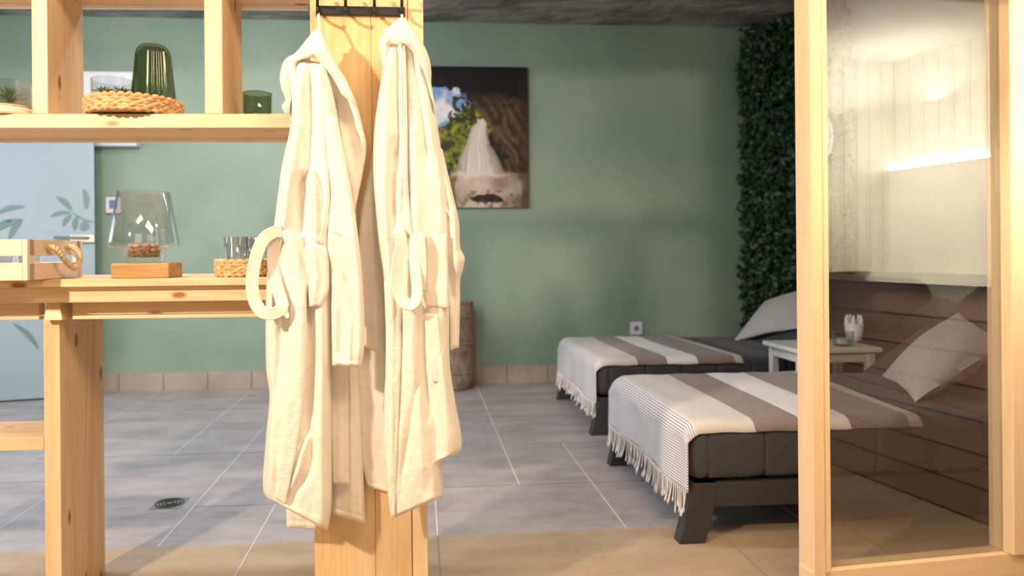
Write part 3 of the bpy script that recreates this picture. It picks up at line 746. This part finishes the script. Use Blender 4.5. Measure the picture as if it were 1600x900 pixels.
c2 = at(176, 150, 1.89); c2.z = c.z + .0105
plant_bowl(c2, .052, .088, 'left air plant in the glass on the woven tray', 'small clear glass holding two air plants on the woven tray', n=22, ln=.036, nm=2, lift=.046)
for o in list(bpy.data.objects):
    pass
cg = at(240, 150, 1.885); cg.z = c.z + .0105
t = thing('ribbed_vase', 'upturned dark green ribbed glass vase on the woven tray', 'vase', cg)
hv = at(240, 72, 1.885).z - cg.z
bm = bmesh.new(); lathe(bm, [(.057, 0), (.056, .02), (.043, hv * .86), (.040, hv * .93), (.030, hv), (0, hv), (0, hv - .008), (.028, hv - .008), (.040, hv * .84), (.053, .02), (.054, 0), (.057, 0)], cg, 144, ribs=24, rib=.035)
link('vase_body', bm, M['green_glass'], t, smooth=True)
c = at(402, 173, 1.90); c.z = zb1 + .0005
bm = bmesh.new(); rr = (at(425, 150, 1.9).x - at(379, 150, 1.9).x) / 2; hh = at(402, 146, 1.9).z - c.z
lathe(bm, [(0, 0), (rr * .93, 0), (rr * .96, .004), (rr, hh), (rr - .003, hh), (rr - .006, .012), (0, .010)], c, 48)
tag(link('green_tumbler', bm, M['green_glass'], smooth=True), 'low dark green glass tumbler at the right end of the shelf', 'glass')
# hurricane lamp on the counter
c = at(226, 434, 1.90); c.z = ZT + .0005
wbx = at(181, 0, 1.9).x, at(272, 0, 1.9).x; hb = at(226, 411, 1.88).z - c.z
t = tag(link('wooden_block', B(wbx[0], wbx[1], 1.855, 1.945, c.z, c.z + hb, rz=R(-3), piv=(c.x, 1.9)), M['block'], bevel=.003), 'rectangular brown wooden block under the clear glass lamp', 'base')
c.z += hb + .0005
sc_ = 1.9 / 1067; rb = 29 * sc_ ; rw = 50 * sc_; rtp = 37 * sc_; hgt = at(226, 300, 1.9).z - c.z
hb1 = 22 * sc_
t = thing('glass_lantern', 'clear glass hurricane lantern with flared body on a wooden block', 'lantern', c)
prf = [(0, 0), (rb * .86, 0), (rb * .9, .004), (rb, hb1), (rw * .93, hb1 + .002), (rw, hb1 + .008), (rw * .985, hb1 + .018), (rtp, hgt), (rtp - .0025, hgt), (rw * .955, hb1 + .018), (rw * .95, hb1 + .009), (rb - .004, hb1 + .006), (rb * .84, .014), (0, .012)]
bm = bmesh.new(); lathe(bm, prf, c, 64); link('glass_body', bm, M['glass'], t, smooth=False).data.polygons.foreach_set('use_smooth', [True] * 0 or [True] * (64 * (len(prf) - 1)))
bm = bmesh.new(); bmesh.ops.create_icosphere(bm, subdivisions=2, radius=1); pm = link('pebble', bm, M['pebble'], smooth=True)
LBP = 'smooth pinkish brown pebble in the foot of the clear glass lantern'
tag(pm, LBP, 'pebble', 'pebbles in the glass lantern'); k = 0
for layer, (z, rad, cnt) in enumerate(((.021, .031, 9), (.021, .014, 4), (.033, .033, 10), (.034, .015, 4), (.045, .030, 8), (.047, .012, 3))):
    for i in range(cnt):
        a = i * 2 * math.pi / cnt + layer * .7; q = pm if k == 0 else pm.copy()
        if k: COL.objects.link(q)
        q.location = c + Vector((math.cos(a) * rad, math.sin(a) * rad, z)); q.scale = (random.uniform(.0085, .0108), random.uniform(.0075, .0095), random.uniform(.0055, .007)); q.rotation_euler = (random.uniform(-.4, .4), random.uniform(-.4, .4), random.uniform(0, 6)); k += 1
# small basket with tumblers
c = at(382, 434, 1.93); c.z = ZT + .0005; rbk = (at(428, 0, 1.93).x - at(337, 0, 1.93).x) / 2
basket(c, rbk, .047, 'round woven basket of drinking glasses at the right end of the counter', 'wicker_basket')
bm = bmesh.new(); lathe(bm, [(0, 0), (.025, 0), (.0265, .004), (.032, .098), (.0302, .098), (.0245, .008), (0, .008)], (0, 0, 0), 40)
gl0 = link('drinking_glass', bm, M['glass'], smooth=True)
for k, (dx, dy, lb) in enumerate(((-.016, -.024, 'front left clear drinking glass in the woven basket'), (.038, -.004, 'right clear drinking glass in the woven basket beside the robe'), (.004, .036, 'rear clear drinking glass in the woven basket'))):
    g = gl0 if k == 0 else gl0.copy()
    if k: COL.objects.link(g)
    g.location = c + Vector((dx, dy, .0095)); tag(g, lb, 'glass', 'drinking glasses in the basket')
# crate
k0, k1 = onz(43, 439, ZT), onz(129, 433, ZT); k0.z = k1.z = ZT
ue = (k1 - k0); ue.z = 0; we = ue.length; ue.normalize(); ux = Vector((ue.y, -ue.x, 0)) 
if ux.x > 0: ux = -ux
hc = at(43, 374, k0.y).z - ZT - .001; k0 = k0 + Vector((0, 0, .001))
cr = thing('wooden_crate', 'small pale wooden crate with rope handle on the left of the counter', 'crate', k0)
def cbox(bm, u0, u1, v0, v1, z0, z1):   # u along end face, v along the long side (to the left), from corner
    P = [k0 + ue * u + ux * v + Vector((0, 0, z0)) for u, v in ((u0, v0), (u1, v0), (u1, v1), (u0, v1))]; prism(bm, P, (0, 0, z1 - z0))
LC = .30; th_ = .009
# long sides: two slats each with gap
for u in (0, we - th_):
    for z0, z1 in ((0, hc * .42), (hc * .60, hc)):
        bm = bmesh.new(); cbox(bm, u, u + th_, .012, LC, z0, z1); link('side_slat', bm, M['crate'], cr, bevel=.001)
for v in (0, LC):
    bm = bmesh.new()
    for z0, z1 in ((0, hc * .42), (hc * .60, hc)): cbox(bm, th_, we - th_, v, v + .011, z0, z1)
    cbox(bm, 0.0, .03, v, v + .0115, 0, hc); cbox(bm, we - .03, we, v, v + .0115, 0, hc)
    link('end_panel', bm, M['crate'], cr, bevel=.001)
bm = bmesh.new(); cbox(bm, th_, we - th_, .012, LC, .002, .008); link('bottom', bm, M['crate'], cr)
bm = bmesh.new(); P = [k0 + ue * (we * u) + ux * v + Vector((0, 0, hc * z)) for u, v, z in ((.30, .004, .82), (.34, -.02, .78), (.42, -.03, .50), (.55, -.035, .28), (.68, -.03, .36), (.72, -.03, .60), (.70, -.018, .80), (.66, .004, .84))]
tube(bm, P, .0062, 8, k=8); hd = link('rope_handle', bm, M['rope'], cr, smooth=True)
bm = bmesh.new(); pp = smooth_path(P, 24)
for sgn in (0, math.pi):
    q = []
    for i, p in enumerate(pp):
        a_ = i * .55 + sgn; tdir = (pp[min(i + 1, len(pp) - 1)] - pp[max(0, i - 1)]).normalized(); s1 = tdir.cross(Vector((1, 0, 0))).normalized(); s2 = tdir.cross(s1); q.append(p + s1 * math.cos(a_) * .004 + s2 * math.sin(a_) * .004)
    tube(bm, q, .0042, 6, k=0)
link('twisted_strand', bm, M['rope'], hd, smooth=True)
# a clear glass in the crate
g = gl0.copy(); COL.objects.link(g); g.location = k0 + ue * (we * .5) + ux * .07 + Vector((0, 0, .0085)); g.scale = (.9, .9, .6); tag(g, 'small clear glass inside the pale wooden crate', 'glass')
g = gl0.copy(); COL.objects.link(g); g.location = k0 + ue * (we * .5) + ux * .14 + Vector((0, 0, .0085)); g.scale = (.9, .9, .6); tag(g, 'small clear glass at the far left inside the wooden crate', 'glass')

# ================================================================== BATHROBES
def interp(poly, y):
    if y <= poly[0][1]: return poly[0][0]
    for (x0, y0), (x1, y1) in zip(poly, poly[1:]):
        if y <= y1: return x0 + (x1 - x0) * ((y - y0) / (y1 - y0) if y1 > y0 else 0)
    return poly[-1][0]
def resample(poly, n):
    P = smooth_path([(x, y, 0) for x, y in poly], 8) if len(poly) > 2 else [Vector((*p, 0)) for p in poly]
    L = [0]
    for a, b in zip(P, P[1:]): L.append(L[-1] + (b - a).length)
    out = []; j = 0
    for i in range(n + 1):
        s = L[-1] * i / n
        while j < len(L) - 2 and L[j + 1] < s: j += 1
        t = (s - L[j]) / max(1e-9, L[j + 1] - L[j]); p = P[j].lerp(P[j + 1], t); out.append((p.x, p.y))
    return out
def cloth(name, Lp, Rp, Y0, T, parent, folds=(), m=None, n=None, edge=14, back=.006, mat=None, wr=.0016, hem=0, tb=(1, 1), slope=0, rib=0):
    """a hanging piece of cloth between a left and a right outline (photo pixels), laid out at distance Y0 and
    swelling T towards the viewer; folds = (polyline, half width px, depth m)"""
    h = max(abs(Lp[-1][1] - Lp[0][1]), 40); w = max(abs(Rp[len(Rp) // 2][0] - Lp[len(Lp) // 2][0]), 20)
    m = m or int(h / 2.6); n = n or max(14, int(w / 1.9))
    La, Ra = resample(Lp, m), resample(Rp, m); bm = bmesh.new(); Fr = []; Bk = []
    for j in range(m + 1):
        v = j / m; fr = []; bk = []
        for i in range(n + 1):
            u = i / n; x = La[j][0] * (1 - u) + Ra[j][0] * u; y = La[j][1] * (1 - u) + Ra[j][1] * u
            wid = abs(Ra[j][0] - La[j][0]); e = min(u, 1 - u) * wid
            ed = min(edge, wid / 2); q = min(1, e / max(ed, 1)); rd = math.sqrt(max(0, 1 - (1 - q) ** 2))
            tv = min(1, v * h / 16) if tb[0] else 1; bv = min(1, (1 - v) * h / 5) if tb[1] else 1
            k = rd * math.sqrt(max(0, 1 - (1 - tv) ** 2)) * (.45 + .55 * math.sqrt(max(0, 1 - (1 - bv) ** 2)))
            dep = T * k * (.35 + .65 * min(1, wid / 60))
            for pl, hw, am in folds:
                y0, y1 = pl[0][1], pl[-1][1]
                if y < y0 - 25 or y > y1 + 25: continue
                fade = min(1, max(0, (y - (y0 - 25)) / 35), 1) * min(1, max(0, ((y1 + 25) - y) / 35))
                d_ = (x - interp(pl, y)) / hw; dep += am * math.exp(-abs(d_) ** 1.5) * fade * (.3 + .7 * rd)
            dep += wr * rd * (noise.noise(Vector((x * .045, y * .018, Y0 * 9))) * 2 + noise.noise(Vector((x * .11, y * .05, 3))) + .5 * noise.noise(Vector((x * .22, y * .16, 8))))
            if rib: dep += rib * math.sin(y * .95 + .08 * x) * rd
            if hem:
                hd_ = (1 - v) * h
                if hd_ < hem: dep += .0022 * rd
                if abs(hd_ - hem) < 2: dep -= .002 * rd
            yy = Y0 - slope * v
            fr.append(bm.verts.new(at(x, y, yy - max(dep, .0005)))); bk.append(bm.verts.new(at(x, y, yy + back * (.15 + .85 * rd))))
        Fr.append(fr); Bk.append(bk)
    for G in (Fr, Bk):
        for j in range(m):
            for i in range(n): bm.faces.new((G[j][i], G[j][i + 1], G[j + 1][i + 1], G[j + 1][i]))
    for j in range(m):
        bm.faces.new((Fr[j][0], Bk[j][0], Bk[j + 1][0], Fr[j + 1][0])); bm.faces.new((Fr[j][n], Bk[j][n], Bk[j + 1][n], Fr[j + 1][n]))
    for i in range(n):
        bm.faces.new((Fr[0][i], Bk[0][i], Bk[0][i + 1], Fr[0][i + 1])); bm.faces.new((Fr[m][i], Bk[m][i], Bk[m][i + 1], Fr[m][i + 1]))
    return link(name, bm, mat or M['robe'], parent, smooth=True)
def strap(name, pts, w, th, parent, Yoff=0, k=8, twist=None):
    bm = bmesh.new(); tube(bm, [at(x, y, Y) for x, y, Y in pts], w, 24, ry=th, up=Vector((0, 1, 0)), k=k, twist=twist, flat=True)
    return link(name, bm, M['robe'], parent, smooth=True)

# ---- left robe
r1 = thing('bathrobe', 'left white hooded bathrobe with belt loop hanging out over the counter', 'bathrobe', at(497, 24, 1.72), 'white bathrobes hanging on the hook rail')
strap('hanging_loop', [(497, 20, 1.715), (499, 36, 1.70), (500, 52, 1.69), (505, 60, 1.69)], .0032, .0015, r1)
# back panels
cloth('back_panel', [(505, 95), (500, 200), (505, 330), (515, 480), (516, 640), (519, 803)], [(526, 103), (551, 149), (570, 225), (558, 310), (556, 420), (559, 560), (564, 660), (571, 818)], 1.748, .022, r1,
      [([(535, 200), (545, 400), (548, 600), (550, 810)], 9, .012)], edge=8, hem=9)
cloth('back_panel', [(446, 700), (446, 760), (448, 824)], [(505, 700), (500, 780), (496, 828)], 1.715, .012, r1, edge=7, hem=10)
cloth('inner_panel', [(505, 480), (512, 620), (518, 756)], [(543, 480), (545, 620), (546, 757)], 1.715, .020, r1, [([(530, 480), (531, 756)], 6, .008)], edge=7, hem=0)
cloth('hood_back', [(498, 62), (515, 120), (528, 200), (538, 260), (546, 300), (552, 330)], [(508, 62), (530, 108), (552, 148), (567, 200), (572, 240), (555, 330)], 1.715, .022, r1,
      [([(528, 110), (549, 160), (566, 215)], 5, .012), ([(520, 130), (540, 190), (553, 250)], 9, -.014)], edge=8)
# main body
cloth('body', [(461, 90), (455, 150), (453, 200), (440, 262), (429, 345), (418, 420), (415, 500), (416, 575), (421, 620), (415, 690), (411, 765), (428, 783)],
      [(512, 100), (524, 160), (535, 230), (545, 300), (528, 380), (517, 440), (517, 520), (518, 600), (518, 690), (518, 790), (511, 830)], 1.70, .050, r1,
      [([(484, 110), (486, 200), (483, 262), (470, 290)], 6, -.020), ([(500, 110), (503, 200), (512, 300), (503, 365)], 8, .016),
       ([(466, 120), (463, 200), (448, 300), (442, 355)], 10, .014), ([(473, 290), (471, 330), (470, 372)], 12, -.032),
       ([(519, 250), (520, 300), (523, 345), (514, 372)], 5, -.016), ([(512, 150), (526, 220), (540, 300)], 7, .012),
       ([(440, 500), (437, 560), (430, 620)], 6, -.012), ([(462, 380), (464, 460), (460, 560), (455, 640), (445, 730)], 13, .014),
       ([(484, 470), (486, 560), (483, 640), (481, 660)], 9, -.026), ([(500, 480), (502, 600), (500, 700), (502, 790)], 9, .012),
       ([(482, 672), (465, 712), (445, 766)], 3.2, -.012), ([(489, 682), (485, 735), (458, 776)], 6, -.012), ([(477, 690), (468, 730), (455, 760)], 6, .010),
       ([(425, 600), (420, 680), (424, 770)], 8, .010)], edge=16, hem=16, tb=(1, 1))
# hood
cloth('hood', [(494, 44), (480, 60), (462, 82), (447, 91), (440, 104), (437, 122), (440, 140), (446, 156), (440, 166), (446, 178)],
      [(500, 44), (510, 62), (503, 84), (480, 92), (468, 97), (464, 110), (464, 128), (461, 146), (456, 162), (453, 180)], 1.69, .050, r1,
      [([(450, 100), (452, 130), (455, 160)], 4, -.010), ([(470, 70), (484, 85)], 7, .012), ([(442, 130), (447, 160)], 4, .012)], edge=12)
cloth('hood', [(495, 46), (482, 66), (480, 80), (498, 96), (512, 112), (522, 126), (534, 148)],
      [(501, 46), (512, 68), (522, 90), (530, 106), (542, 126), (550, 146), (556, 165)], 1.675, .034, r1,
      [([(492, 60), (510, 100), (530, 135)], 4, -.008), ([(505, 75), (522, 105)], 5, .010)], edge=12)
# sleeve at the right of the left robe
cloth('sleeve', [(505, 180), (508, 240), (516, 300), (512, 350), (512, 400), (517, 440), (518, 500), (519, 571)],
      [(526, 180), (538, 240), (548, 290), (555, 335), (561, 380), (566, 430), (570, 500), (569, 545), (564, 574)], 1.655, .034, r1,
      [([(512, 386), (530, 420), (544, 458), (548, 500), (546, 560)], 4, .012), ([(513, 400), (524, 440), (533, 480), (533, 560)], 12, -.022),
       ([(540, 260), (552, 340), (560, 440), (562, 560)], 9, .010), ([(520, 360), (545, 370)], 6, .008)], edge=9, hem=9)
# left sleeve cuff at middle
cloth('pocket', [(477, 371), (484, 395), (487, 420), (482, 450), (483, 479)], [(508, 384), (514, 400), (514, 430), (513, 455), (503, 479)], 1.648, .018, r1,
      [([(490, 380), (494, 430), (490, 475)], 7, .008)], edge=6, hem=0)
cloth('lapel', [(483, 262), (480, 300), (486, 330), (487, 360), (479, 372)], [(490, 264), (505, 300), (506, 330), (507, 360), (508, 386)], 1.652, .026, r1, [([(488, 270), (492, 300), (494, 365)], 4, .012)], edge=7)
cloth('placket', [(447, 360), (452, 390), (454, 430), (452, 480), (450, 540), (450, 600), (444, 670), (436, 730), (428, 778)], [(455, 362), (468, 400), (477, 440), (479, 490), (479, 550), (476, 605), (468, 670), (458, 730), (446, 788)], 1.641, .007, r1,
      [([(465, 400), (470, 480), (468, 600)], 5, .006)], edge=5, rib=.0007)
strap('belt_loop', [(440, 362, 1.640), (428, 363, 1.632), (412, 374, 1.62), (400, 402, 1.61), (394, 440, 1.605), (398, 470, 1.605), (411, 488, 1.605), (430, 489, 1.61), (441, 478, 1.62), (434, 452, 1.632), (428, 425, 1.642), (427, 395, 1.645), (433, 368, 1.642)], .0145, .0035, r1, twist=lambda q: .45 * math.sin(q * 6))
strap('belt_strap', [(446, 360, 1.636), (454, 380, 1.634), (460, 410, 1.636), (463, 440, 1.640), (458, 480, 1.642)], .012, .0035, r1)

# ---- right robe
r2 = thing('bathrobe', 'right white hooded bathrobe hanging from the last hook beside the picture', 'bathrobe', at(628, 26, 1.72), 'white bathrobes hanging on the hook rail')
strap('hanging_loop', [(628, 22, 1.715), (628, 30, 1.70), (627, 40, 1.69)], .0032, .0015, r2)
cloth('sleeve', [(583, 235), (574, 280), (564, 330), (558, 400), (557, 470), (560, 538)], [(592, 235), (594, 300), (598, 360), (602, 430), (604, 490), (604, 556)], 1.752, .020, r2,
      [([(580, 300), (585, 420), (588, 540)], 8, .010)], edge=7, hem=0)
cloth('back_panel', [(556, 490), (552, 600), (558, 700), (574, 760)], [(604, 490), (604, 600), (606, 700), (612, 771)], 1.764, .010, r2, edge=6, hem=8)
cloth('body', [(600, 44), (597, 110), (590, 160), (584, 215), (584, 290), (590, 370), (598, 430), (601, 480), (602, 560), (600, 640), (600, 700), (606, 775), (612, 811)],
      [(652, 44), (668, 110), (680, 170), (688, 225), (697, 280), (700, 340), (702, 430), (702, 500), (703, 570), (711, 625), (721, 700), (690, 722), (691, 777)], 1.70, .048, r2,
      [([(621, 84), (621, 150), (623, 215), (621, 250)], 3.5, -.020), ([(633, 84), (634, 150), (635, 250), (637, 340)], 3.5, -.018),
       ([(643, 75), (652, 130), (663, 200), (667, 250)], 5, -.018), ([(627, 72), (627, 150), (629, 250), (624, 340)], 4, .014),
       ([(605, 90), (604, 180), (600, 300), (603, 400), (611, 480)], 9, .014), ([(650, 80), (660, 150), (674, 220)], 6, .010),
       ([(617, 235), (615, 300), (616, 345)], 5, -.026), ([(645, 200), (650, 280), (652, 350)], 9, .010),
       ([(627, 480), (626, 560), (622, 640), (618, 740)], 2.6, -.010), ([(613, 480), (612, 600), (611, 760)], 6, .010),
       ([(645, 490), (642, 560), (655, 640), (660, 740)], 10, .012), ([(662, 480), (664, 560), (668, 640)], 7, -.018),
       ([(660, 560), (645, 640), (628, 740)], 4, -.010), ([(690, 560), (697, 640), (700, 700)], 9, .012), ([(675, 600), (680, 660), (684, 715)], 8, -.012)], edge=15, hem=0)
cloth('hem_panel', [(622, 690), (621, 757), (625, 790)], [(690, 690), (692, 750), (691, 776)], 1.712, .020, r2, [([(640, 700), (642, 790)], 8, .008)], edge=7, hem=10)
cloth('hood', [(624, 28), (608, 42), (597, 54), (592, 68), (594, 82), (598, 110)], [(632, 28), (645, 45), (637, 66), (628, 72), (616, 70), (604, 110)], 1.675, .042, r2,
      [([(600, 62), (620, 62)], 4, -.008), ([(606, 50), (600, 90)], 6, .008)], edge=12)
cloth('hood', [(622, 29), (614, 45), (618, 64), (631, 70), (643, 80), (654, 98), (664, 120), (672, 150)], [(634, 30), (652, 54), (664, 74), (671, 92), (674, 112), (674, 132), (678, 155), (682, 175)], 1.668, .046, r2,
      [([(628, 45), (650, 75), (665, 110)], 7, .010), ([(640, 62), (655, 90)], 3, -.006)], edge=14)
cloth('sleeve', [(664, 240), (668, 310), (676, 380), (690, 430), (700, 480), (702, 548)], [(691, 232), (705, 292), (717, 345), (719, 385), (726, 402), (724, 420), (719, 440), (719, 480), (717, 543)], 1.712, .052, r2,
      [([(672, 310), (690, 325), (706, 340)], 4, .010), ([(700, 330), (700, 400), (708, 470)], 5, -.016), ([(695, 260), (710, 330), (712, 420)], 6, .010)], edge=9, hem=0)
cloth('pocket', [(663, 367), (664, 420), (665, 480)], [(698, 366), (700, 420), (701, 482)], 1.655, .008, r2, edge=4, hem=0, wr=.001)
cloth('placket', [(600, 440), (603, 520), (602, 600), (601, 680), (606, 760), (612, 806)], [(624, 440), (627, 520), (625, 600), (622, 680), (619, 750), (617, 806)], 1.652, .006, r2, [([(612, 450), (612, 740)], 5, .004)], edge=4, rib=.0007)
cloth('belt_end', [(664, 490), (667, 540), (675, 597)], [(684, 490), (690, 540), (686, 598)], 1.650, .010, r2, edge=5)
cloth('lapel', [(628, 70), (629, 200), (626, 290), (617, 356)], [(634, 70), (637, 200), (638, 290), (645, 372)], 1.652, .018, r2, [([(631, 90), (634, 300)], 3, .006)], edge=4)
strap('belt_loop', [(616, 358, 1.634), (624, 362, 1.630), (627, 380, 1.628), (622, 405, 1.622), (619, 440, 1.620), (626, 466, 1.618), (636, 476, 1.616), (646, 474, 1.618), (652, 458, 1.624), (649, 420, 1.630), (647, 390, 1.634), (650, 366, 1.632)], .0145, .0035, r2, twist=lambda q: .5)
strap('belt_strap', [(652, 362, 1.630), (658, 380, 1.626), (660, 420, 1.628), (658, 455, 1.632)], .010, .0035, r2)
